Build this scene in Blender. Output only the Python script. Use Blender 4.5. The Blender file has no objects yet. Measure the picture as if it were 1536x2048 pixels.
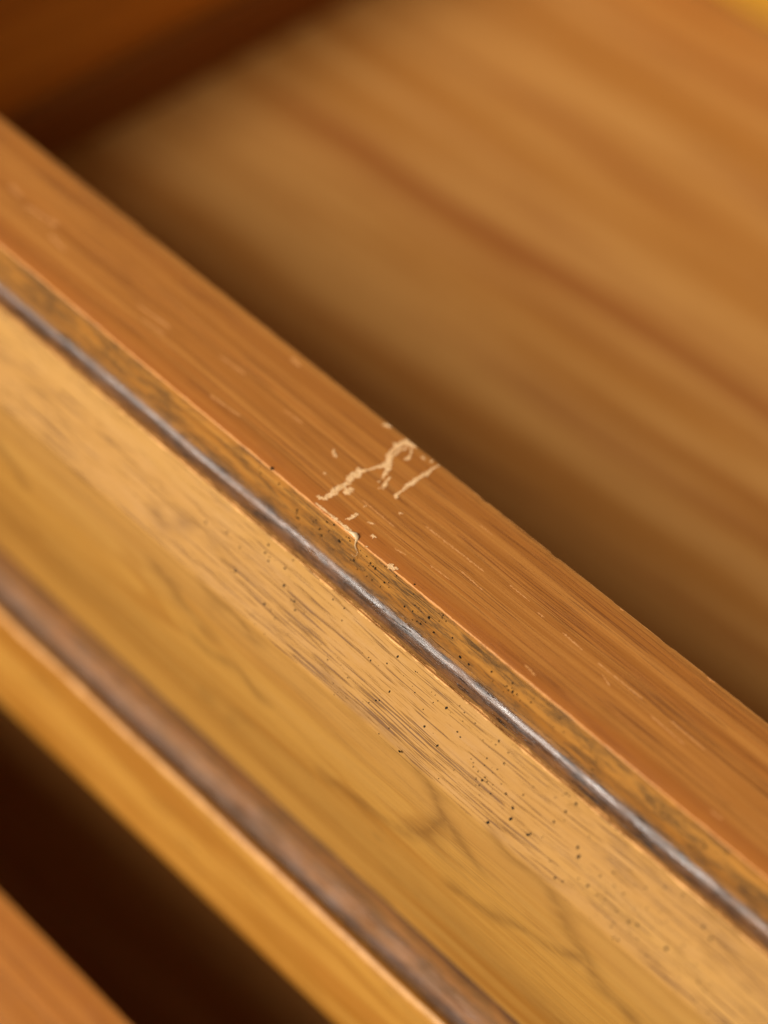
import bpy, bmesh, math, random
from mathutils import Matrix, Vector, noise

# ------------------------------------------------------------------ camera, light, exposure
sc = bpy.context.scene
col = sc.collection
MM = 0.001

cam_data = bpy.data.cameras.new("camera")
cam = bpy.data.objects.new("camera", cam_data)
col.objects.link(cam)
cam.matrix_world = Matrix(((0.71924, -0.58474, 0.37519, 0.100423),
                           (0.68572, 0.51066, -0.51867, -0.145366),
                           (0.11169, 0.63033, 0.76825, 0.225354),
                           (0, 0, 0, 1)))
cam_data.sensor_fit = 'VERTICAL'
cam_data.sensor_height = 36.0
cam_data.sensor_width = 27.0
cam_data.lens = 70.3
cam_data.clip_start = 0.01
cam_data.clip_end = 50
cam_data.dof.use_dof = True
cam_data.dof.focus_distance = 0.2862
cam_data.dof.aperture_fstop = 5.3
sc.camera = cam

world = bpy.data.worlds.new("World")
sc.world = world
world.use_nodes = True
world.node_tree.nodes["Background"].inputs[0].default_value = (0.62, 0.50, 0.36, 1)
world.node_tree.nodes["Background"].inputs[1].default_value = 0.27

def area_lamp(name, loc, target, size, size_y, power, colour):
    d = bpy.data.lights.new(name, 'AREA')
    d.shape = 'RECTANGLE'
    d.size = size
    d.size_y = size_y
    d.energy = power
    d.color = colour
    o = bpy.data.objects.new(name, d)
    col.objects.link(o)
    o.location = loc
    o.rotation_euler = (Vector(target) - Vector(loc)).to_track_quat('-Z', 'Y').to_euler()
    return o

area_lamp("softbox", (-0.34, -0.90, 0.75), (0, 0.05, -0.03), 0.50, 0.62, 25.0, (1.0, 0.95, 0.87))

vs = sc.view_settings
vs.view_transform = 'Standard'
vs.look = 'None'
vs.exposure = 0.0
vs.gamma = 1.0
vs.use_curve_mapping = False

SPECKS = {"top": [[-26.43, 0.2, 0.29], [2.48, 0.4, 0.14]], "lip": [[-24.37, 1.4, 0.145], [-20.0, 3.31, 0.193], [-19.43, 4.54, 0.193], [-16.69, 2.98, 0.12], [-14.66, 4.15, 0.192], [-11.41, 2.59, 0.262], [-8.05, 3.78, 0.143], [2.34, 4.46, 0.188], [6.67, 2.9, 0.233], [-0.53, 0.51, 0.093], [8.22, 4.7, 0.14], [11.31, 3.02, 0.139], [9.44, 1.19, 0.092], [-4.17, 4.56, 0.118], [-7.07, 4.83, 0.095], [5.02, 5.25, 0.094], [6.72, 2.92, 0.233], [8.27, 4.64, 0.14], [11.31, 3.08, 0.116], [9.43, 1.23, 0.092], [13.5, 5.16, 0.256], [15.18, 5.18, 0.209], [5.07, 5.17, 0.094], [18.89, 3.28, 0.161], [23.01, 3.8, 0.161], [31.08, 1.7, 0.113], [57.27, 2.96, 0.255], [60.08, 1.05, 0.225], [49.83, 3.32, 0.114]], "cove": [[-19.84, 1.38, 0.194], [-1.87, 0.06, 0.213], [-1.19, 3.58, 0.142], [-17.64, 0.07, 0.121], [-22.68, 3.44, 0.122], [-1.18, 3.53, 0.142], [5.8, 3.54, 0.094], [23.5, 1.41, 0.138], [29.99, 0.69, 0.114], [46.93, 0.07, 0.201]], "band": [[-7.22, 1.14, 0.119], [-4.94, 1.05, 0.095], [-20.71, 1.13, 0.146], [-20.52, 2.4, 0.146], [-14.92, 4.36, 0.217], [-12.17, 5.25, 0.144], [-19.51, 2.44, 0.121], [6.1, 1.42, 0.211], [3.04, 4.48, 0.142], [5.37, 3.22, 0.141], [9.63, 1.39, 0.093], [16.55, 2.53, 0.255], [13.85, 4.92, 0.093], [14.49, 3.18, 0.093], [19.12, 1.35, 0.116], [17.98, 1.02, 0.093], [8.14, 6.18, 0.165], [7.22, 8.51, 0.165], [7.63, 8.19, 0.141], [15.48, 6.72, 0.187], [19.92, 4.16, 0.162], [20.72, 4.47, 0.139], [18.69, 7.64, 0.186], [19.65, 2.45, 0.093], [21.32, 1.5, 0.115], [25.61, 1.23, 0.161], [27.72, 1.66, 0.115], [25.01, 2.87, 0.069], [27.0, 7.19, 0.231], [27.08, 6.6, 0.138], [27.07, 8.01, 0.116], [28.61, 6.7, 0.092], [29.53, 5.77, 0.092], [30.88, 6.42, 0.184], [33.0, 4.92, 0.138], [32.88, 7.35, 0.253], [33.56, 8.73, 0.276], [31.23, 11.31, 0.254], [36.85, 8.86, 0.252], [37.09, 8.49, 0.16], [33.48, 3.08, 0.114], [36.92, 2.21, 0.114], [39.17, 2.75, 0.182], [38.73, 4.99, 0.205], [39.68, 0.95, 0.182], [37.81, 0.76, 0.159], [43.51, 5.54, 0.227], [23.89, 5.88, 0.093], [43.52, 5.58, 0.231], [44.38, 6.47, 0.289], [43.49, 11.01, 0.175], [44.63, 10.63, 0.174], [47.75, 8.79, 0.232], [46.12, 8.86, 0.116], [48.31, 6.57, 0.144], [49.49, 4.95, 0.144], [50.63, 6.31, 0.115], [52.27, 6.34, 0.144], [54.18, 3.63, 0.172], [56.21, 1.9, 0.2], [58.73, 1.06, 0.171], [52.96, 8.81, 0.144], [53.63, 10.33, 0.144], [55.13, 8.86, 0.173], [56.31, 8.39, 0.23], [63.42, 2.57, 0.228], [65.06, 3.2, 0.228], [61.25, 8.21, 0.258], [55.46, 11.78, 0.173], [59.71, 10.82, 0.144], [67.25, 8.85, 0.172], [68.45, 11.05, 0.143], [70.61, 11.11, 0.143], [73.76, 7.71, 0.143], [41.55, 9.66, 0.116], [38.72, 7.74, 0.116], [39.25, 2.78, 0.174], [39.81, 1.04, 0.173], [-20.73, 1.16, 0.194], [-20.46, 2.4, 0.194], [-16.37, 2.26, 0.193], [-14.93, 4.36, 0.232], [-12.12, 5.15, 0.193], [-11.24, 6.12, 0.173], [-15.88, 8.48, 0.194], [-24.41, 4.34, 0.176], [-19.27, 3.04, 0.175], [-7.17, 1.11, 0.133], [-4.96, 1.07, 0.133], [-4.17, 2.68, 0.114], [-31.48, 4.76, 0.178], [-27.6, 3.88, 0.177], [-22.82, 7.65, 0.196]], "field": [[14.76, -0.77, 0.211]]}
CHIPS = [[[-18.29, 1.42, 0.201], [-17.7, 1.53, 0.201], [-17.26, 1.81, 0.229], [-17.22, 2.79, 0.345], [-17.2, 3.8, 0.374], [-17.28, 4.71, 0.404], [-17.05, 5.4, 0.404], [-17.06, 6.25, 0.26], [-17.29, 7.42, 0.406], [-17.49, 8.35, 0.435], [-17.46, 9.26, 0.465], [-17.39, 9.92, 0.262], [-16.96, 10.64, 0.131], [-16.57, 11.5, 0.131], [-16.26, 12.45, 0.204], [-15.95, 13.18, 0.321], [-15.62, 14.01, 0.409], [-16.09, 14.93, 0.366], [-16.63, 15.19, 0.411], [-16.93, 16.03, 0.265], [-17.14, 17.12, 0.236], [-16.97, 17.91, 0.236], [-17.03, 19.05, 0.384], [-16.43, 19.29, 0.517], [-15.47, 19.35, 0.369], [-15.3, 19.71, 0.148]], [[-18.05, 17.65, 0.177], [-17.75, 17.76, 0.266], [-17.16, 17.78, 0.177]], [[-15.62, 14.01, 0.292], [-14.83, 13.6, 0.321], [-14.83, 12.86, 0.262], [-14.55, 12.03, 0.175], [-14.24, 11.08, 0.131]], [[-13.66, 12.48, 0.087], [-13.47, 11.54, 0.174], [-13.22, 10.53, 0.232], [-12.77, 9.75, 0.173]], [[-16.43, 17.65, 0.236], [-16.33, 16.58, 0.176], [-16.25, 15.63, 0.117]], [[-16.28, 17.82, 0.206], [-15.75, 18.34, 0.118]], [[-15.45, 18.93, 0.118], [-14.63, 17.8, 0.118], [-14.41, 17.02, 0.205], [-14.57, 16.33, 0.132]], [[-16.1, 4.84, 0.173], [-15.75, 5.42, 0.374], [-15.72, 6.01, 0.404], [-15.67, 6.48, 0.173]], [[-10.38, 19.7, 0.103], [-10.61, 18.47, 0.146], [-10.47, 17.02, 0.263], [-10.66, 15.93, 0.204], [-10.69, 14.88, 0.291], [-10.78, 13.48, 0.29], [-10.78, 12.62, 0.232], [-10.64, 11.63, 0.13], [-10.7, 10.84, 0.13], [-10.65, 10.47, 0.318], [-10.52, 9.91, 0.173]], [[-13.38, 18.8, 0.147], [-13.01, 18.84, 0.25], [-12.56, 18.95, 0.103]], [[-11.73, 19.03, 0.147], [-11.66, 19.61, 0.206]], [[-21.35, 18.85, 0.119], [-21.29, 19.54, 0.327], [-20.45, 19.75, 0.149]], [[-20.71, 5.5, 0.145], [-20.36, 5.56, 0.188]], [[-23.09, 9.78, 0.088], [-22.38, 9.27, 0.205], [-21.73, 9.14, 0.175]], [[-12.31, 5.23, 0.115], [-12.14, 5.53, 0.143]], [[-11.94, 3.77, 0.129], [-11.98, 3.3, 0.2], [-12.01, 2.3, 0.2], [-12.41, 1.48, 0.085]], [[-9.9, 3.52, 0.1], [-9.44, 3.76, 0.128], [-8.79, 4.12, 0.043]], [[-7.85, 2.05, 0.113], [-7.52, 2.18, 0.213], [-7.2, 2.52, 0.099]], [[-8.01, 8.21, 0.086], [-7.78, 8.48, 0.158], [-7.6, 8.61, 0.072]], [[-7.07, -0.03, 0.099], [-6.7, 0.3, 0.155]], [[-2.61, -0.09, 0.112], [-1.73, 0.11, 0.364], [-1.1, 0.48, 0.252], [-0.89, 0.66, 0.07]], [[-14.22, 10.32, 0.13], [-14.03, 10.54, 0.116]], [[-13.42, 9.58, 0.145], [-13.13, 9.49, 0.101]]]
FAINT = [[[-3.77, 9.48, 0.146], [0.76, 9.56, 0.182], [7.61, 9.72, 0.144]], [[-4.02, 3.0, 0.145], [-1.98, 3.38, 0.18]], [[-33.56, 9.72, 0.152], [-29.85, 10.0, 0.227]], [[-40.56, 18.24, 0.312], [-38.49, 18.05, 0.544]], [[-64.43, 7.75, 0.239], [-57.53, 8.31, 0.315]], [[-61.73, 6.36, 0.198], [-56.83, 6.62, 0.196]], [[-43.1, 3.29, 0.191], [-37.03, 3.8, 0.227]], [[-48.04, 10.06, 0.156], [-42.79, 10.37, 0.232]], [[22.38, 10.04, 0.142], [26.27, 9.86, 0.142]], [[29.09, 9.8, 0.141], [37.33, 9.78, 0.211]], [[42.14, 9.94, 0.14], [48.5, 9.71, 0.174]], [[5.1, 7.29, 0.144], [9.7, 7.05, 0.143]], [[22.46, 1.77, 0.21], [24.72, 1.52, 0.175]], [[1.58, 4.67, 0.108], [5.36, 4.85, 0.108]], [[30.94, 8.69, 0.141], [32.84, 8.04, 0.14]], [[11.76, 10.73, 0.144], [15.66, 10.68, 0.108]], [[17.67, 10.01, 0.214], [18.97, 10.16, 0.143]], [[-93.16, 9.08, 0.335], [-88.15, 9.57, 0.332]], [[-88.18, 9.91, 0.582], [-86.21, 9.7, 0.58]], [[-85.21, 7.6, 0.33], [-81.05, 7.17, 0.327]], [[39.72, 8.49, 0.14], [46.11, 8.27, 0.139]], [[-98.4, 10.3, 0.423], [-94.8, 9.93, 0.336]], [[1.45, 15.72, 0.074], [3.93, 15.72, 0.073]], [[54.81, 2.65, 0.137], [56.92, 2.69, 0.205]], [[25.23, 19.58, 0.145], [25.9, 19.67, 0.217]], [[41.26, 19.66, 0.214], [42.71, 19.76, 0.178]], [], [[-13.31, 6.02, 0.11], [-6.55, 5.88, 0.109]]]
# ------------------------------------------------------------------ node helpers
class NT:
    def __init__(self, name):
        self.m = bpy.data.materials.new(name)
        self.m.use_nodes = True
        self.t = self.m.node_tree
        self.t.nodes.clear()
        self.out = self.t.nodes.new('ShaderNodeOutputMaterial')
        self.b = self.t.nodes.new('ShaderNodeBsdfPrincipled')
        self.t.links.new(self.b.outputs[0], self.out.inputs[0])
        uv = self.t.nodes.new('ShaderNodeUVMap'); uv.uv_map = 'grain'
        s = self.t.nodes.new('ShaderNodeSeparateXYZ')
        self.t.links.new(uv.outputs[0], s.inputs[0])
        self.U, self.V = s.outputs[0], s.outputs[1]
    def put(self, sock, v):
        if isinstance(v, (int, float)): sock.default_value = v
        elif isinstance(v, tuple): sock.default_value = (v + (1.0,))[:4] if len(sock.default_value) == 4 else v
        else: self.t.links.new(v, sock)
    def math(self, op, a, b=0.0, c=0.0, clamp=False):
        n = self.t.nodes.new('ShaderNodeMath'); n.operation = op; n.use_clamp = clamp
        self.put(n.inputs[0], a); self.put(n.inputs[1], b); self.put(n.inputs[2], c)
        return n.outputs[0]
    def add(self, a, b): return self.math('ADD', a, b)
    def mul(self, a, b): return self.math('MULTIPLY', a, b)
    def step(self, x, lo, hi, a=0.0, b=1.0):
        n = self.t.nodes.new('ShaderNodeMapRange'); n.interpolation_type = 'SMOOTHSTEP'
        self.put(n.inputs[0], x)
        for i, v in enumerate((lo, hi, a, b)): self.put(n.inputs[i + 1], v)
        return n.outputs[0]
    def noise(self, u, v, su, sv, detail=3.0, rough=0.55, seed=0.0, dist=0.0):
        c = self.t.nodes.new('ShaderNodeCombineXYZ')
        self.put(c.inputs[0], self.mul(u, su)); self.put(c.inputs[1], self.mul(v, sv)); c.inputs[2].default_value = seed
        n = self.t.nodes.new('ShaderNodeTexNoise')
        self.t.links.new(c.outputs[0], n.inputs['Vector'])
        n.inputs['Scale'].default_value = 1.0
        n.inputs['Detail'].default_value = detail
        n.inputs['Roughness'].default_value = rough
        n.inputs['Distortion'].default_value = dist
        return n.outputs[0]
    def mix(self, f, a, b):
        n = self.t.nodes.new('ShaderNodeMix'); n.data_type = 'RGBA'
        self.put(n.inputs[0], f); self.put(n.inputs[6], a); self.put(n.inputs[7], b)
        return n.outputs[2]
    def bump(self, h, strength, dist):
        n = self.t.nodes.new('ShaderNodeBump')
        n.inputs['Strength'].default_value = strength; n.inputs['Distance'].default_value = dist
        self.t.links.new(h, n.inputs['Height'])
        self.t.links.new(n.outputs[0], self.b.inputs['Normal'])
    def done(self, colour, rough=0.4, spec=0.5, coat=0.0, coat_rough=0.2):
        self.put(self.b.inputs['Base Color'], colour)
        self.put(self.b.inputs['Roughness'], rough)
        self.put(self.b.inputs['Specular IOR Level'], spec)
        self.put(self.b.inputs['Coat Weight'], coat)
        self.put(self.b.inputs['Coat Roughness'], coat_rough)
        return self.m

PALE = (0.86, 0.50, 0.22)

def wood(name, light, dark, red, seed=0.0, warp=3.0, broad=0.35, broad_u=0.005, skew=0.0, fine=0.25, pores=0.5,
         pore_col=(0.10, 0.035, 0.008), speckle=0.0, smudge=0.0, smudge_col=(0.07, 0.045, 0.018),
         wear_at=(), wear_w=0.3, rough=0.42, coat=0.0, lo=0.36, hi=0.64, pore_u=0.10, pore_v=3.2, glaze=None, figure=0.0, blotch=0.0, spec=0.4, bump=0.35, pore_t=0.60, pore_fade=0.0, pore_cl=0.45, fibre=0.0, grit=0.0, attr=0.0, streaks=(), rvar=0.18, strip=None, fu=1.0, wear_col=PALE, edge_stain=None):
    n = NT(name)
    U, V = n.U, n.V
    if skew: V = n.add(V, n.mul(U, skew))
    W = n.add(V, n.mul(n.add(n.noise(U, V, 0.012, 0.03, 2.0, 0.5, seed + 3.1), -0.5), warp * 2))
    b = n.noise(U, W, broad_u, broad, 4.0, 0.6, seed)
    c = n.mix(n.step(b, lo, hi), dark, light)
    r = n.noise(U, W, broad_u * 1.6, broad * 1.7, 3.0, 0.6, seed + 11.0)
    c = n.mix(n.mul(n.step(r, 0.50, 0.72), 0.75), c, red)
    f = n.noise(U, W, 0.022 * fu, 1.9, 5.0, 0.68, seed + 5.0)
    c = n.mix(n.mul(n.step(f, 0.42, 0.66), fine), c, dark)
    f2 = n.noise(U, W, 0.035 * fu, 2.9, 4.0, 0.65, seed + 7.7)
    c = n.mix(n.mul(n.step(f2, 0.52, 0.70), fine * 0.8), c, light)
    if figure:      # long cathedral lines of the flat-sawn board
        g = n.noise(U, V, 0.014, 0.075, 2.0, 0.45, seed + 31.0)
        s = n.math('SINE', n.mul(g, 46.0))
        c = n.mix(n.mul(n.mul(n.step(s, 0.45, 1.0), n.step(n.noise(U, V, 0.03, 0.08, 3.0, 0.5, seed + 41.0), 0.44, 0.62)), figure), c, dark)
    if strip:       # (v0, v1, colour, amount): a strip of differently toned wood
        for v0, v1, tc, amt in strip:
            e = n.add(V, n.mul(n.add(n.noise(U, V, 0.03, 0.4, 4.0, 0.6, seed + 88.0), -0.5), abs(v1 - v0)))
            c = n.mix(n.mul(n.step(e, v0, v1), amt), c, tc)
    if fibre:       # thin wavering fibre lines
        fb = n.noise(U, W, 0.030 * fu, 5.0, 3.0, 0.6, seed + 91.0)
        fa = n.noise(U, W, 0.015, 0.6, 3.0, 0.6, seed + 92.0)
        c = n.mix(n.mul(n.mul(n.step(fb, 0.50, 0.62), n.step(fa, 0.34, 0.62)), fibre), c, pore_col)
    if grit:        # fine grainy mottle of the stain
        gr = n.noise(U, V, 2.6, 6.0, 4.0, 0.8, seed + 94.0)
        c = n.mix(n.mul(n.step(gr, 0.50, 0.64), grit), c, dark)
        c = n.mix(n.mul(n.step(gr, 0.46, 0.36), grit * 0.5), c, light)
    for (v0, wd, amt, u0, u1) in streaks:    # single heartwood streaks
        d = n.math('ABSOLUTE', n.add(W, -v0))
        d = n.add(d, n.mul(n.add(n.noise(U, V, 0.02, 0.15, 3.0, 0.6, seed + v0), -0.5), wd * 1.6))
        m = n.mul(n.step(d, wd, wd * 0.25), n.mul(n.step(U, u0 - 25.0, u0 + 25.0), n.step(U, u1 + 25.0, u1 - 25.0)))
        c = n.mix(n.mul(m, amt), c, red)
    if attr:        # dark figure and a broad darker band, stored on the board's points
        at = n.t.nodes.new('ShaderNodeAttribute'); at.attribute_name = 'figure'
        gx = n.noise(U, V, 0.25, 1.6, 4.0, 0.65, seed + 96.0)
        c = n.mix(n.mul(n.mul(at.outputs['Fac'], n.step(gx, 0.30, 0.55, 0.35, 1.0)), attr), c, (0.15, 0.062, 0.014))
    # open pores: short dark dashes along the grain, gathered in clusters
    p = n.noise(U, W, pore_u, pore_v, 3.0, 0.62, seed + 17.0)
    pc = n.noise(U, W, 0.02, 0.22, 3.0, 0.6, seed + 19.0)
    pm = n.step(n.add(p, n.mul(n.add(pc, -0.5), pore_cl)), pore_t, pore_t + 0.075)
    if pore_fade: pm = n.mul(pm, n.step(V, pore_fade, pore_fade + 1.2, 1.0, 0.22))
    c = n.mix(n.mul(pm, pores), c, pore_col)
    if blotch:      # dark feathered figure
        g = n.noise(U, W, 0.045, 0.10, 4.0, 0.6, seed + 81.0, 0.6)
        g2 = n.noise(U, W, 0.06, 0.7, 4.0, 0.65, seed + 83.0)
        c = n.mix(n.mul(n.mul(n.step(g, 0.55, 0.68), n.mul(n.step(g2, 0.36, 0.60), n.step(V, 13.0, 17.0))), blotch), c, (0.20, 0.095, 0.022))
    if edge_stain:  # stain darker and redder along the arris
        v0, v1, ec, amt = edge_stain
        e = n.add(V, n.mul(n.add(n.noise(U, V, 0.05, 0.3, 5.0, 0.65, seed + 85.0), -0.5), 4.0))
        c = n.mix(n.mul(n.step(e, v0, v1), amt), c, ec)
    if speckle:     # mottled orange-brown stain grains
        q = n.noise(U, V, 1.1, 2.6, 5.0, 0.75, seed + 23.0)
        qm = n.noise(U, V, 0.05, 0.25, 3.0, 0.6, seed + 24.0)
        c = n.mix(n.mul(n.mul(n.step(q, 0.53, 0.66), n.step(qm, 0.42, 0.62)), speckle), c, dark)
    if smudge:      # dark glaze rubbed into the wood in elongated smears
        s1 = n.noise(U, V, 0.11, 0.40, 4.0, 0.65, seed + 27.0)
        s2 = n.noise(U, V, 0.30, 3.4, 5.0, 0.75, seed + 29.0)
        c = n.mix(n.mul(n.mul(n.step(s1, 0.41, 0.60), n.step(s2, 0.36, 0.60)), smudge), c, smudge_col)
    if glaze:       # (v0, v1, colour): glaze left in a corner of the moulding
        for v0, v1, gc, amt in glaze:
            e = n.add(V, n.mul(n.add(n.noise(U, V, 0.16, 0.5, 5.0, 0.7, seed + 37.0), -0.5), 1.5 * abs(v1 - v0)))
            g2 = n.noise(U, V, 0.5, 3.0, 5.0, 0.75, seed + 38.0)
            c = n.mix(n.mul(n.mul(n.step(e, v0, v1), n.step(g2, 0.30, 0.55, 0.45, 1.0)), amt), c, gc)
    for v0 in wear_at:   # rubbed-through arris, pale bare wood of uneven width
        w0 = n.noise(U, V, 0.22, 0.0, 5.0, 0.7, seed + 51.0 + v0)
        lim = n.mul(n.step(w0, 0.30, 0.75), wear_w)
        d = n.math('ABSOLUTE', n.add(V, -v0))
        d = n.add(d, n.mul(n.add(n.noise(U, V, 1.6, 2.0, 4.0, 0.7, seed + 53.0), -0.5), wear_w * 0.7))
        m = n.math('LESS_THAN', d, lim)
        c = n.mix(n.mul(m, 0.85), c, wear_col)
    h = n.add(n.mul(f, 0.6), n.mul(pm, -0.8))
    h = n.add(h, n.mul(n.noise(U, V, 0.8, 3.0, 4.0, 0.7, seed + 61.0), 0.5))
    n.bump(h, bump, 0.00012)
    rr = n.add(rough - rvar * 0.5, n.mul(n.step(n.noise(U, V, 0.15, 0.6, 5.0, 0.65, seed + 71.0), 0.25, 0.75), rvar))
    return n.done(c, rr, spec, coat)

M_TOP = wood('stained_top_wood', (0.52, 0.210, 0.042), (0.34, 0.115, 0.018), (0.40, 0.130, 0.021), seed=1.0, warp=1.8, fibre=0.6, grit=0.4, fu=0.4,
             broad=0.32, broad_u=0.004, fine=0.45, pores=0.7, pore_t=0.57, pore_col=(0.17, 0.050, 0.009), speckle=0.5, wear_at=(0.0, 20.0), wear_w=0.3,
             pore_u=0.06, pore_v=4.6, wear_col=(0.68, 0.30, 0.085), edge_stain=(4.2, 1.0, (0.36, 0.105, 0.016), 0.6))
M_LIP = wood('glazed_lip_wood', (0.47, 0.208, 0.040), (0.33, 0.128, 0.020), (0.38, 0.142, 0.024), seed=5.0, warp=1.0,
             broad=0.5, fine=0.4, pores=0.85, pore_col=(0.06, 0.03, 0.010), smudge=0.88, smudge_col=(0.075, 0.040, 0.018), wear_at=(0.0,), wear_w=0.3, pore_u=0.16, pore_v=4.6,
             glaze=((-4.6, -6.2, (0.14, 0.068, 0.024), 0.5),), pore_t=0.565, spec=0.3, wear_col=(0.68, 0.30, 0.085))
M_COVE = wood('dark_glazed_cove', (0.22, 0.095, 0.030), (0.085, 0.036, 0.018), (0.28, 0.115, 0.026), seed=9.0, warp=0.6,
              broad=0.9, broad_u=0.03, fine=0.6, pores=0.9, pore_col=(0.022, 0.013, 0.009), rough=0.34, rvar=0.42, grit=0.5, fibre=0.5, pore_u=0.22, pore_v=3.0, speckle=0.7,
              smudge=0.9, smudge_col=(0.03, 0.02, 0.015), spec=0.72, bump=1.0, strip=((-1.15, -0.45, (0.40, 0.175, 0.034), 0.8), (-2.2, -3.0, (0.30, 0.12, 0.028), 0.45)))
M_COVE2 = wood('brown_glazed_cove', (0.30, 0.128, 0.036), (0.17, 0.066, 0.019), (0.25, 0.095, 0.024), seed=12.0, warp=0.6,
               broad=0.5, broad_u=0.03, fine=0.5, pores=0.5, pore_col=(0.05, 0.025, 0.012), rough=0.46, rvar=0.3, spec=0.2, bump=0.9, smudge=0.6,
               glaze=((-1.6, -0.3, (0.075, 0.036, 0.024), 0.9), (-6.0, -7.6, (0.045, 0.020, 0.010), 0.9)))
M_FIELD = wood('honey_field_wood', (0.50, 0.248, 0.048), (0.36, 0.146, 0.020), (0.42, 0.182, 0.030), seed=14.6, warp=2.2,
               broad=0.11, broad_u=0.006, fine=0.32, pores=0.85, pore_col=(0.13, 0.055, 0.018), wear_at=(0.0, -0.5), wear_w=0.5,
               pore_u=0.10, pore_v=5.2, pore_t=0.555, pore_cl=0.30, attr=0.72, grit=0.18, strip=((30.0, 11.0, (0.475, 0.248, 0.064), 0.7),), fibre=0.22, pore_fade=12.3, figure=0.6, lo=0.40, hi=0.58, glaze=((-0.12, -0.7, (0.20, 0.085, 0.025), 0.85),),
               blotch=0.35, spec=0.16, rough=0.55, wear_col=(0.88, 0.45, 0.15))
M_BASE = wood('honey_base_wood', (0.50, 0.235, 0.038), (0.34, 0.132, 0.014), (0.42, 0.165, 0.022), seed=21.0, warp=2.5, lo=0.43, hi=0.57, broad_u=0.012,
              broad=0.22, fine=0.5, pores=0.5, wear_at=(0.0,), wear_w=0.7, wear_col=(0.70, 0.36, 0.12), glaze=((-0.9, -2.2, (0.06, 0.026, 0.012), 0.92),), spec=0.3, rough=0.46)
M_FLOOR = wood('drawer_floor_veneer', (0.57, 0.272, 0.072), (0.45, 0.182, 0.036), (0.33, 0.105, 0.022), seed=33.0, warp=3.0,
               broad=0.09, broad_u=0.005, skew=-0.07, fine=0.25, pores=0.2, rough=0.55, spec=0.2, streaks=((130.5, 5.5, 0.8, -140, 200), (168.5, 4.5, 0.6, -78, -58), (186.5, 6.0, 0.6, -60, 40), (152.5, 3.0, 0.4, -120, -70), (139.0, 2.5, 0.45, -60, 200), (216.0, 5.0, 0.5, -120, -50), (101.0, 4.0, 0.5, -60, 200)), lo=0.42, hi=0.58)
M_SIDE = wood('red_side_wood', (0.68, 0.27, 0.030), (0.54, 0.19, 0.018), (0.60, 0.22, 0.022), seed=41.0, warp=3.0,
              broad=0.12, fine=0.25, pores=0.2, rough=0.5)
M_SHADE_STRIP = wood('painted_shade_strip', (0.27, 0.085, 0.009), (0.20, 0.058, 0.006), (0.23, 0.068, 0.007), seed=45.0, warp=2.0,
               broad=0.2, fine=0.25, pores=0.2, rough=0.55)  # dark tone that paints in the shade low on the side walls
M_BACK = wood('yellow_back_wood', (0.62, 0.33, 0.03), (0.50, 0.24, 0.018), (0.55, 0.27, 0.02), seed=49.0, warp=3.0,
              broad=0.12, fine=0.25, pores=0.2, rough=0.5)
M_INNER = wood('front_inner_wood', (0.42, 0.16, 0.035), (0.28, 0.09, 0.015), (0.33, 0.10, 0.018), seed=55.0, warp=3.0,
               broad=0.15, fine=0.25, pores=0.2, rough=0.5)

def flat_mat(name, c1, c2, rough, su=1.2, sv=2.2, spec=0.4):
    n = NT(name)
    g = n.noise(n.U, n.V, su, sv, 4.0, 0.7, 2.0)
    c = n.mix(n.step(g, 0.35, 0.65), c1, c2)
    n.bump(g, 0.5, 0.00008)
    return n.done(c, rough, spec)

def bare_mat():
    n = NT('bare_pale_wood')
    g = n.noise(n.U, n.V, 0.9, 4.0, 5.0, 0.75, 2.0)
    c = n.mix(n.step(g, 0.38, 0.62), (0.95, 0.63, 0.33), (0.80, 0.44, 0.17))
    r = n.noise(n.U, n.V, 2.2, 3.4, 4.0, 0.7, 8.0)          # islands of finish still clinging in the scratch
    c = n.mix(n.mul(n.step(r, 0.55, 0.60), 0.85), c, (0.42, 0.15, 0.03))
    n.bump(n.add(g, n.mul(r, 0.8)), 1.0, 0.00015)
    return n.done(c, 0.7, 0.3)
M_BARE = bare_mat()
M_HAIR = flat_mat('scuffed_finish', (0.66, 0.31, 0.11), (0.48, 0.185, 0.038), 0.4, 1.4, 3.0)
M_SPECK = flat_mat('black_finish_speck', (0.012, 0.009, 0.006), (0.022, 0.015, 0.008), 0.7, spec=0.08)
M_RESIN = flat_mat('splinter_wood', (0.85, 0.66, 0.42), (0.72, 0.48, 0.24), 0.2)

# ------------------------------------------------------------------ geometry helpers
def mesh_obj(name, verts, faces, uvs, mats, mat_idx, parent=None, smooth=35.0):
    me = bpy.data.meshes.new(name)
    me.from_pydata(verts, [], faces)
    uvl = me.uv_layers.new(name='grain')
    k = 0
    buf = [0.0] * (2 * len(me.loops))
    for fi, f in enumerate(faces):
        for j in range(len(f)):
            buf[k], buf[k + 1] = uvs[fi][j]
            k += 2
    uvl.data.foreach_set('uv', buf)
    for m in mats: me.materials.append(m)
    me.polygons.foreach_set('material_index', mat_idx)
    me.polygons.foreach_set('use_smooth', [True] * len(faces))
    me.set_sharp_from_angle(angle=math.radians(smooth))
    me.update()
    o = bpy.data.objects.new(name, me)
    col.objects.link(o)
    if parent: o.parent = parent
    return o

X_LEFT, X_RIGHT = -172.0, 250.0

def xsteps(x0, x1, fine0=-128.0, fine1=72.0, step=0.45):
    xs, x = [], x0
    while x < x1:
        xs.append(x)
        if fine0 <= x < fine1: x += step
        else: x += 4.0
        if xs[-1] < fine0 < x: x = fine0
    xs.append(x1)
    return xs

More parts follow.
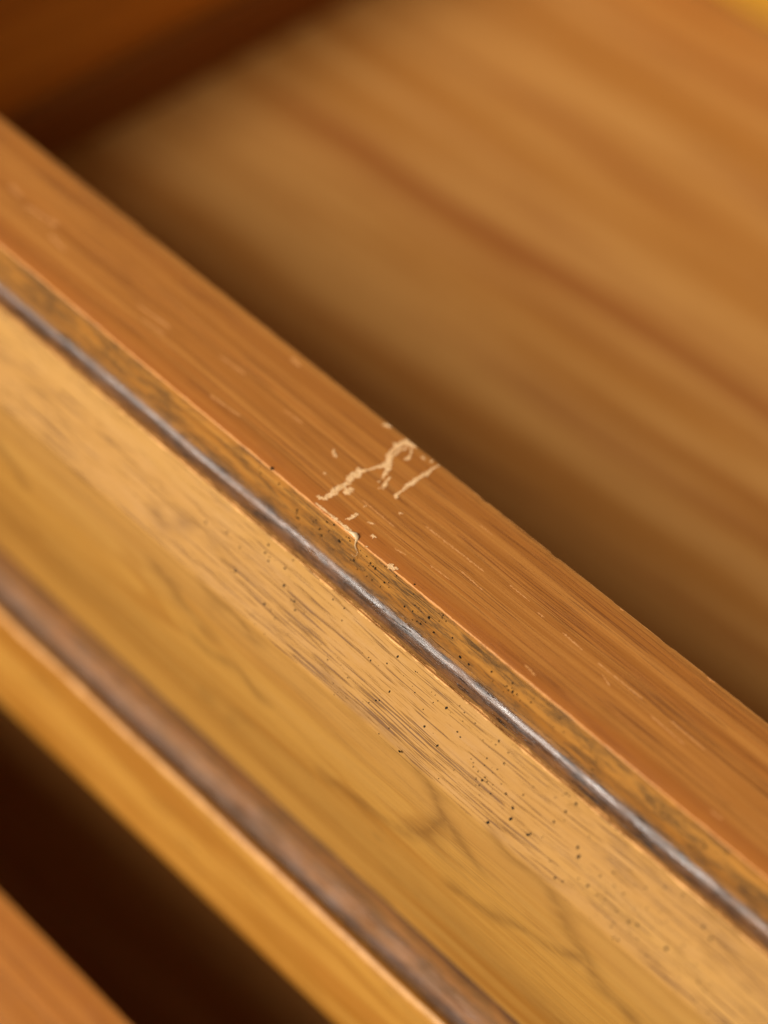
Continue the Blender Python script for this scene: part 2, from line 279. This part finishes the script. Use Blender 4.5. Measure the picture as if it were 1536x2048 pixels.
def moulding(name, prof, back, mats, parent, jitter=None, x0=X_LEFT, x1=X_RIGHT, step=0.45):
    """Extrude a closed profile (mm) along X. prof: (y, z, v, mat) seen points; back: (y, z) hidden closing points."""
    ring = [(p[0], p[1]) for p in prof] + list(back)
    vv = [p[2] for p in prof]
    last = prof[-1]
    py, pz, v = last[0], last[1], vv[-1]
    sgn = 1.0 if vv[-1] >= vv[0] else -1.0
    for (y, z) in list(back) + [ring[0]]:
        v += sgn * math.hypot(y - py, z - pz); vv.append(v); py, pz = y, z
    n = len(ring)
    xs = xsteps(x0, x1, step=step)
    verts, faces, uvs, mi = [], [], [], []
    for x in xs:
        for i, (y, z) in enumerate(ring):
            dy = dz = 0.0
            if jitter and i < len(prof): dy, dz = jitter(x, i, prof[i])
            verts.append((x * MM, (y + dy) * MM, (z + dz) * MM))
    for a in range(len(xs) - 1):
        for i in range(n):
            j = (i + 1) % n
            faces.append((a * n + i, a * n + j, (a + 1) * n + j, (a + 1) * n + i))
            uvs.append(((xs[a], vv[i]), (xs[a], vv[i + 1]), (xs[a + 1], vv[i + 1]), (xs[a + 1], vv[i])))
            mi.append(prof[i][3] if i < len(prof) - 1 else len(mats) - 1)
    faces.append(tuple(range(n - 1, -1, -1)))
    uvs.append([(ring[i][0], ring[i][1]) for i in range(n - 1, -1, -1)]); mi.append(len(mats) - 1)
    b = (len(xs) - 1) * n
    faces.append(tuple(b + i for i in range(n)))
    uvs.append([ring[i] for i in range(n)]); mi.append(len(mats) - 1)
    o = mesh_obj(name, verts, faces, uvs, mats, mi, parent)
    bm = bmesh.new(); bm.from_mesh(o.data); bmesh.ops.recalc_face_normals(bm, faces=bm.faces); bm.to_mesh(o.data); bm.free()
    return o

def board(name, lo, hi, mat, parent, grain='x', bevel=0.6):
    """Bevelled board; the grain UV runs along the given axis."""
    bm = bmesh.new()
    bmesh.ops.create_cube(bm, size=1.0)
    for v in bm.verts:
        v.co = Vector([((lo[i] + hi[i]) / 2 + v.co[i] * (hi[i] - lo[i])) * MM for i in range(3)])
    bmesh.ops.bevel(bm, geom=list(bm.edges), offset=bevel * MM, segments=2, affect='EDGES', profile=0.5)
    uvl = bm.loops.layers.uv.new('grain')
    g = 'xyz'.index(grain)
    for f in bm.faces:
        nrm = f.normal
        ax = max(range(3), key=lambda i: abs(nrm[i]))
        others = [i for i in range(3) if i != ax and i != g]
        u_ax = g if g != ax else others[0]
        v_ax = [i for i in range(3) if i != ax and i != u_ax][0]
        for l in f.loops:
            l[uvl].uv = (l.vert.co[u_ax] / MM, l.vert.co[v_ax] / MM)
    me = bpy.data.meshes.new(name)
    bm.to_mesh(me); bm.free()
    me.materials.append(mat)
    o = bpy.data.objects.new(name, me)
    col.objects.link(o)
    o.parent = parent
    return o

def arc_v(pts, v0, mat, sgn=-1.0):
    out, v = [], v0
    for i, (y, z) in enumerate(pts):
        if i: v += sgn * math.hypot(y - pts[i - 1][0], z - pts[i - 1][1])
        out.append((y, z, v, mat))
    return out

def lerp(a, b, n):
    return [(a[0] + (b[0] - a[0]) * i / n, a[1] + (b[1] - a[1]) * i / n) for i in range(n + 1)]

# ------------------------------------------------------------------ the upper drawer
drawer = bpy.data.objects.new('drawer', None)
col.objects.link(drawer)
drawer['label'] = 'open honey-brown wooden drawer with pale scratches across the top edge of its front'
drawer['category'] = 'drawer'
drawer['group'] = 'open drawers of one chest'

# front board: inner face, top edge, outer arris and the narrow lip under it
top = [(20, -1.2, 21.0, 0), (20, -0.35, 20.3, 0), (19.88, -0.1, 20.0, 0), (19.6, 0, 19.7, 0)] + \
      [(19.6 - 19.25 * i / 14, 0, 19.6 - 19.25 * i / 14, 0) for i in range(1, 15)]
top += [(0.12, -0.06, 0.1, 0), (0.0, -0.22, -0.1, 1)]
lip = lerp((0.0, -0.22), (-1.0, -6.0), 8)
top += [(p[0], p[1], -0.1 - 0.73 * (i + 1), 1) for i, p in enumerate(lip[1:])]

def top_jitter(x, i, p):
    d = abs(p[2])
    if p[2] > 19.6:
        k = noise.noise(Vector((x * 0.9, 3.3, 0))) * 0.05 + max(0, noise.noise(Vector((x * 0.35, 7.7, 0))) - 0.35) * 0.5
        return (-k, -k * 0.5)
    if d < 0.5:
        k = noise.noise(Vector((x * 0.8, 0.3, 0))) * 0.06 + max(0, noise.noise(Vector((x * 0.3, 5.1, 0))) - 0.35) * 0.5 + noise.noise(Vector((x * 0.045, 6.1, 0))) * 0.16
        return (k * 0.7, -k * 0.5)
    if p[2] < -0.5:
        return (noise.noise(Vector((x * 0.06, p[2] * 0.3, 2))) * 0.06, 0)
    return (0, 0)

front = moulding('front_board', top, [(2.0, -6.6), (2.0, -79.0), (20.0, -79.0)], [M_TOP, M_LIP, M_INNER], drawer, top_jitter)

# dark glazed cove between lip and raised field
cove_pts = [(-1.0, -6.0)]
for ds, a in ((.35, 12), (.3, 18), (.2, 26), (.2, 34), (.25, 42), (.25, 49), (.2, 57), (.2, 66), (.25, 73), (.35, 76), (.4, 79), (.3, 84)):
    cove_pts.append((cove_pts[-1][0] - ds * math.sin(math.radians(a)), cove_pts[-1][1] - ds * math.cos(math.radians(a))))
CE = cove_pts[-1]
def cove_jitter(x, i, p):
    k = noise.noise(Vector((x * 0.25, i * 0.15, 9))) * 0.09 + noise.noise(Vector((x * 1.1, i * 0.5, 4))) * 0.025 + noise.noise(Vector((x * 0.05, i * 0.08, 14))) * 0.16
    return (k, k)
moulding('cove_moulding', arc_v(cove_pts, 0.0, 0), [(CE[0], -9.5), (2.0, -9.5), (2.0, -6.6), (-0.4, -6.1)], [M_COVE], drawer, cove_jitter)

# raised field: worn arris, sloping band, then the steep panel
fld = [CE, (-3.75, CE[1] - 0.04), (-4.0, -7.8), (-4.25, -7.58), (-4.4, -7.42), (-4.54, -7.4), (-4.68, -7.52)]
fld += lerp((-4.9, -7.83), (-12.55, -15.89), 16)
fld += [(-12.88, -16.27), (-13.0, -16.55), (-13.05, -17.2)]
fld += [(p[0] - 1.25 * math.sin(math.pi * (i / 64) ** 0.8), p[1]) for i, p in enumerate(lerp((-13.05, -17.8), (-12.62, -56.3), 64))]   # gently bellied field
fld = arc_v(fld, 0.0, 0)
off = [p[2] for p in fld][4]
fld = [(p[0], p[1], -(p[2] - off), 0) for p in fld]     # v = 0 at the arris, growing down the field
fld_back = [(2.0, -56.3), (2.0, -9.5), (CE[0], -9.5)]
def fld_jitter(x, i, p):
    if abs(p[2]) < 0.8:
        k = noise.noise(Vector((x * 0.7, 1.3, 20))) * 0.06 + max(0, noise.noise(Vector((x * 0.22, 2.1, 21))) - 0.3) * 0.55
        k += noise.noise(Vector((x * 0.07, 2.1, 29))) * 0.20 + max(0, noise.noise(Vector((x * 0.6, 8.1, 31))) - 0.25) * 0.5
        return (k * 0.5, -k * 0.5)
    if 11.5 < p[2] < 15:
        k = noise.noise(Vector((x * 0.05, 1.3, 22))) * 0.25
        return (k * 0.6, k)
    return (0, 0)
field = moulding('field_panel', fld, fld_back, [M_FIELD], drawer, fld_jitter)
FIGURE = [[(-2, 10.6), (3.9, 11.2), (8.2, 11.6), (13, 12.0), (16.9, 12.6), (19.6, 13.4), (22.2, 14.6), (25.1, 16.9), (28.8, 18.8), (33, 21)],
          [(25.1, 16.9), (22.9, 22.8), (19.3, 27.0), (12, 29.5), (4, 31)], [(33, 12.2), (39.5, 12.6), (43.6, 13.0), (46, 15.2), (48.1, 17.6), (52, 19)],
          [(30, 31), (37.7, 27.9), (43.2, 25.3), (49, 23.3), (52.8, 20.1), (55.8, 22.9), (62, 24)], [(-36, 18), (-32.2, 18.8), (-29.9, 20.4), (-24, 21.5)],
          [(-25, 12.9), (-19.2, 13.6), (-15, 14.4)], [(-26, 25.6), (-22.9, 25.1), (-17.3, 24.5), (-12, 25.5)], [(-80, 20), (-74.2, 21.2), (-69.3, 23.2), (-66.8, 24.8)],
          [(-39.5, 9.0), (-37.5, 9.4), (-35.6, 8.4), (-34.4, 6.6)]]
def figure_and_band(x, v):
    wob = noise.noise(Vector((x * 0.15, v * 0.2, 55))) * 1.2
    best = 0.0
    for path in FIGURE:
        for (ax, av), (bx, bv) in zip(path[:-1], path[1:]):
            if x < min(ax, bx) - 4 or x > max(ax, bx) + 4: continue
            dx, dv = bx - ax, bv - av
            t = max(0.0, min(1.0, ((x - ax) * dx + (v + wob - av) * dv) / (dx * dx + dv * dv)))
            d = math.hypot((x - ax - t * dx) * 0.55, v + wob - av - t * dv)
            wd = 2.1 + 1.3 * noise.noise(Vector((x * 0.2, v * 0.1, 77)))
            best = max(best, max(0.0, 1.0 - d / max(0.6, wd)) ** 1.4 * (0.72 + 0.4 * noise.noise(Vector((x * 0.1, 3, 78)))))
    band = 0.34 * math.exp(-((v - (39.5 + 0.02 * x)) / 4.5) ** 2) * (0.8 + 0.6 * noise.noise(Vector((x * 0.03, v * 0.12, 79))))  # broad darker band low on the panel, besides the figure lines
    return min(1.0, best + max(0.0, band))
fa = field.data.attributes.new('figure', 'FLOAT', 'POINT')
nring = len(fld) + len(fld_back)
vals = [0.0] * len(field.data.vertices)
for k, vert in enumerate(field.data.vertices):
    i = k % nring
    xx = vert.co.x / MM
    if i < len(fld) and -125 < xx < 75 and fld[i][2] > 5.5: vals[k] = figure_and_band(xx, fld[i][2])
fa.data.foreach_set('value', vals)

# lower cove and projecting base moulding
cove2 = [(-12.62, -56.3), (-12.70, -57.2), (-12.95, -58.3), (-13.4, -59.3), (-14.05, -60.2), (-14.9, -61.0), (-15.85, -61.7), (-16.9, -62.3)]
moulding('cove_moulding', arc_v(cove2, 0.0, 0), [(-16.9, -64.5), (2.0, -64.5), (2.0, -56.3)], [M_COVE2], drawer, cove_jitter, step=1.0)
base = [(-16.9, -62.3), (-17.5, -62.45), (-18.0, -62.3), (-18.4, -61.95), (-18.9, -61.85), (-19.4, -62.15), (-19.8, -62.8), (-20.1, -63.6), (-20.35, -64.6)]
base += lerp((-20.7, -66.0), (-24.0, -78.8), 8) + [(-24.0, -79.4), (-23.7, -79.9), (-23.0, -80.1)]
base = arc_v(base, 0.0, 0)
boff = base[5][2]
base = [(p[0], p[1], -(p[2] - boff), 0) for p in base]
def base_jitter(x, i, p):
    k = noise.noise(Vector((x * 0.12, 1.3, 40))) * 0.12 if abs(p[2]) < 2 else 0
    return (k, k * 0.6)
moulding('base_moulding', base, [(2.0, -80.1), (2.0, -64.5), (-16.9, -64.5)], [M_BASE], drawer, base_jitter, step=1.0)

# the box behind the front
board('side_panel', (-171.0, 20.2, -79.0), (-159.2, 245.0, -6.0), M_SIDE, drawer, 'y')
board('side_panel', (237.2, 20.2, -79.0), (249.0, 245.0, -6.0), M_SIDE, drawer, 'y')
board('back_panel', (-159.0, 233.5, -64.0), (237.0, 245.0, -6.0), M_BACK, drawer, 'x')
board('bottom_panel', (-159.0, 20.2, -70.0), (237.0, 245.0, -66.0), M_FLOOR, drawer, 'x', 0.3)
board('shade_strip', (-159.0, 20.4, -65.9), (-156.4, 233.2, -50.0), M_SHADE_STRIP, drawer, 'y', 0.8)  # added strip, its dark colour stands for shade at the wall's foot
board('shade_strip', (234.4, 20.4, -65.9), (237.0, 233.2, -50.0), M_SHADE_STRIP, drawer, 'y', 0.8)

# ------------------------------------------------------------------ wear on the front
rng = random.Random(4)

def ribbon(name, path, mat, parent, height, ragged=0.35, base_z=0.0, crumbs=0.0, jag=0.0):
    """Ragged flake of bare wood lying in the top edge: path of (x, y, half width) in mm, a few hundredths thick."""
    pts = []
    for a, b in zip(path[:-1], path[1:]):
        L = math.hypot(b[0] - a[0], b[1] - a[1])
        n = max(2, int(L / 0.11))
        for i in range(n):
            t = i / n
            pts.append([a[j] + (b[j] - a[j]) * t + (rng.uniform(-0.45, 0.45) * a[2] * jag if j < 2 else 0.0) for j in range(3)])
    pts.append(list(path[-1]))
    s = rng.uniform(0, 100)
    extra_lobes = []
    left, right = [], []
    for i, p in enumerate(pts):
        q0, q1 = pts[max(0, i - 2)], pts[min(len(pts) - 1, i + 2)]
        dx, dy = q1[0] - q0[0], q1[1] - q0[1]
        L = math.hypot(dx, dy) or 1.0
        nx, ny = -dy / L, dx / L
        end = min(1.0, 0.35 + 0.65 * min(i, len(pts) - 1 - i) / 3.0)
        wl = p[2] * end * (1 + ragged * 1.6 * noise.noise(Vector((s + i * 0.33, 0, 0))) + ragged * noise.noise(Vector((s + i * 0.9, 5, 0))))
        wr = p[2] * end * (1 + ragged * 1.6 * noise.noise(Vector((s + i * 0.33, 9, 0))) + ragged * noise.noise(Vector((s + i * 0.9, 15, 0))))
        left.append((p[0] + nx * wl, min(19.75, p[1] + ny * wl)))
        right.append((p[0] - nx * wr, min(19.75, p[1] - ny * wr)))
    verts, faces, uvs = [], [], []
    for (lx, ly), (rx, ry) in zip(left, right):
        mx, my = (lx + rx) / 2, (ly + ry) / 2
        zt = base_z + height
        verts += [(lx, ly, base_z - 0.03), (lx * .92 + mx * .08, ly * .92 + my * .08, zt), (mx, my, zt + 0.012 * noise.noise(Vector((mx * 3, my * 3, 1)))),
                  (rx * .92 + mx * .08, ry * .92 + my * .08, zt), (rx, ry, base_z - 0.03)]
    n = len(pts)
    if crumbs:      # ragged little lobes along the flake
        for i in range(1, n, 2):
            if rng.random() > crumbs: continue
            px, py, pw = pts[i]
            pw = max(pw, 0.06)
            cx, cy2 = px + rng.uniform(-0.9, 0.9) * pw, min(19.6, max(0.12, py + rng.uniform(-0.9, 0.9) * pw))
            r0 = pw * rng.uniform(0.35, 0.85)
            extra_lobes.append((cx, cy2, r0))
    for i in range(n - 1):
        for j in range(4):
            f = (i * 5 + j, i * 5 + j + 1, (i + 1) * 5 + j + 1, (i + 1) * 5 + j)
            faces.append(f)
    for e in (0, n - 1):
        f = tuple(e * 5 + j for j in range(5))
        faces.append(f)
    for li, (cx, cy2, r0) in enumerate(extra_lobes):
        b0 = len(verts)
        zt = base_z + height + 0.003 + 0.0006 * li
        m = 9
        rad = [r0 * rng.uniform(0.6, 1.25) for _ in range(m)]
        for q in range(m):
            a = 2 * math.pi * q / m
            verts.append((cx + math.cos(a) * rad[q] * 1.25, min(19.75, cy2 + math.sin(a) * rad[q]), zt))
        for q in range(m):
            a = 2 * math.pi * q / m
            verts.append((cx + math.cos(a) * rad[q] * 1.3, min(19.78, cy2 + math.sin(a) * rad[q] * 1.05), base_z - 0.03))
        faces.append(tuple(b0 + q for q in range(m)))
        for q in range(m):
            q2 = (q + 1) % m
            faces.append((b0 + q, b0 + m + q, b0 + m + q2, b0 + q2))
    uvs = [[(verts[k][0], verts[k][1]) for k in f] for f in faces]
    verts = [(v[0] * MM, v[1] * MM, v[2] * MM) for v in verts]
    return mesh_obj(name, verts, faces, uvs, [mat], [0] * len(faces), parent)

for i, p in enumerate(CHIPS):
    ribbon('scratch', [(q[0], q[1], q[2] * 1.12) for q in p], M_BARE, front, 0.025 + 0.0025 * i, 1.0, 0.0, 0.6, 1.0)
ribbon('frayed_edge', [(-17.5, 0.42, 0.08), (-16.2, 0.40, 0.16), (-15.0, 0.42, 0.10), (-13.6, 0.45, 0.24), (-12.2, 0.46, 0.14), (-11.2, 0.46, 0.3), (-10.2, 0.5, 0.26)],
       M_BARE, front, 0.02, 0.9, 0.0, 0.5)
for i, p in enumerate(FAINT):
    if len(p) > 1: ribbon('hairline_scratch', [(q[0], q[1], q[2] * 0.75) for q in p], M_HAIR, front, 0.008 + 0.0004 * i, 1.1)

SURF = {'top': ((0, 0), (20, 0)), 'lip': ((0, 0), (-0.9, -5.4)), 'cove': ((-0.9, -5.4), (-3.3, -8.05)),
        'band': ((-4.5, -7.45), (-13, -16.4)), 'field': ((-13, -16.4), (-12.6, -56.3))}

def speck_mesh(keys, parent, extra=()):
    verts, faces, uvs = [], [], []
    for k in keys:
        (ay, az), (by, bz) = SURF[k]
        L = math.hypot(by - ay, bz - az)
        ty, tz = (by - ay) / L, (bz - az) / L
        ny, nz = (tz, -ty)
        if ny * -1 + nz * 1 < 0: ny, nz = -ny, -nz
        lift = 0.10 if k != 'cove' else 0.16
        for (x, u, r) in SPECKS.get(k, []) + [e[1:] for e in extra if e[0] == k]:
            r *= 0.95
            b = len(verts)
            st = rng.uniform(1.0, 1.35); ph = rng.uniform(0, 6)
            m = 10
            cy, cz = ay + ty * u, az + tz * u
            verts.append((x, cy + ny * lift, cz + nz * lift))
            for q in range(m):
                a = 2 * math.pi * q / m
                rr = r * (1 + 0.18 * math.sin(2 * a + ph) + rng.uniform(-0.1, 0.1))
                du, dx = math.sin(a) * rr * st, math.cos(a) * rr
                verts.append((x + dx, cy + ty * du + ny * (lift - 0.12), cz + tz * du + nz * (lift - 0.12)))
                verts.append((x + dx * .8, cy + ty * du * .8 + ny * (lift - .01), cz + tz * du * .8 + nz * (lift - .01)))
            for q in range(m):
                q2 = (q + 1) % m
                faces.append((b, b + 2 + 2 * q, b + 2 + 2 * q2))
                faces.append((b + 2 + 2 * q, b + 1 + 2 * q, b + 1 + 2 * q2, b + 2 + 2 * q2))
    uvs = [[(verts[k][0], verts[k][1]) for k in f] for f in faces]
    o = mesh_obj('finish_specks', [(v[0] * MM, v[1] * MM, v[2] * MM) for v in verts], faces, uvs, [M_SPECK], [0] * len(faces), parent)
    o['kind'] = 'stuff'
    return o

extra = []
for c in range(30):
    cx, cu = rng.uniform(-25, 68), rng.uniform(0.5, 11.5)
    for i in range(rng.randint(2, 7)):
        extra.append(('band', cx + rng.gauss(0, 2.2), min(12.0, max(0.4, cu + rng.gauss(0, 1.2))), 0.05 + 0.07 * rng.random() ** 2 + 0.06 * (rng.random() < 0.1)))
for c in range(30):
    cx, cu = rng.uniform(-30, 60), rng.uniform(0.8, 5.0)
    for i in range(rng.randint(2, 6)):
        extra.append(('lip', cx + rng.gauss(0, 2.0), min(5.6, max(0.4, cu + rng.gauss(0, 0.8))), 0.05 + 0.07 * rng.random() ** 2 + 0.07 * (rng.random() < 0.12)))
speck_mesh(('lip', 'top'), front, extra)
speck_mesh(('band', 'field'), field, extra)

# splinter lifted from the arris: a glossy curled flake, a strand and a hair
def tube(name, path, mat, parent, ring=8, flat=1.0):
    verts, faces = [], []
    for i, (x, y, z, r) in enumerate(path):
        a = Vector(path[max(0, i - 1)][:3]); b = Vector(path[min(len(path) - 1, i + 1)][:3])
        d = (b - a).normalized()
        s = d.cross(Vector((0, 0.3, 1))).normalized(); t = d.cross(s)
        for q in range(ring):
            ang = 2 * math.pi * q / ring
            verts.append(tuple(Vector((x, y, z)) + s * math.cos(ang) * r + t * math.sin(ang) * r * flat))
    for i in range(len(path) - 1):
        for q in range(ring):
            q2 = (q + 1) % ring
            faces.append((i * ring + q, i * ring + q2, (i + 1) * ring + q2, (i + 1) * ring + q))
    faces.append(tuple(range(ring))); faces.append(tuple((len(path) - 1) * ring + q for q in range(ring)))
    uvs = [[(verts[k][0], verts[k][1]) for k in f] for f in faces]
    return mesh_obj(name, [(v[0] * MM, v[1] * MM, v[2] * MM) for v in verts], faces, uvs, [mat], [0] * len(faces), parent, 60)

tube('splinter', [(-11.2, 0.12, -0.05, 0.08), (-10.5, 0.22, 0.12, 0.2), (-9.9, 0.28, 0.24, 0.36), (-9.35, 0.34, 0.34, 0.5), (-8.9, 0.26, 0.22, 0.42), (-8.65, 0.05, -0.02, 0.24),
                  (-8.6, -0.22, -0.42, 0.13), (-8.5, -0.36, -0.85, 0.16), (-8.2, -0.42, -1.25, 0.17), (-7.95, -0.4, -1.6, 0.10), (-7.75, -0.36, -1.85, 0.03)], M_RESIN, front, 10, 0.45)
tube('splinter_hair', [(-7.9, -0.38, -1.7, 0.02), (-7.7, -0.65, -2.1, 0.018), (-7.85, -0.8, -2.5, 0.016), (-8.3, -0.75, -2.8, 0.014), (-8.8, -0.62, -2.85, 0.01)], M_RESIN, front, 6)

# ------------------------------------------------------------------ the lower drawer, pulled out further
lower = drawer.copy()
col.objects.link(lower)
lower.location = (0, -0.0648, -0.090)
lower.scale = (1, 1, 1.28)      # unseen depth stretched to keep the gap between the drawers dark
lower['label'] = 'lower drawer whose blurred orange-brown top edge fills the bottom left corner below the dark gap'
for ch in [c for c in col.objects if c.parent == drawer]:
    c = ch.copy()
    col.objects.link(c)
    c.parent = lower
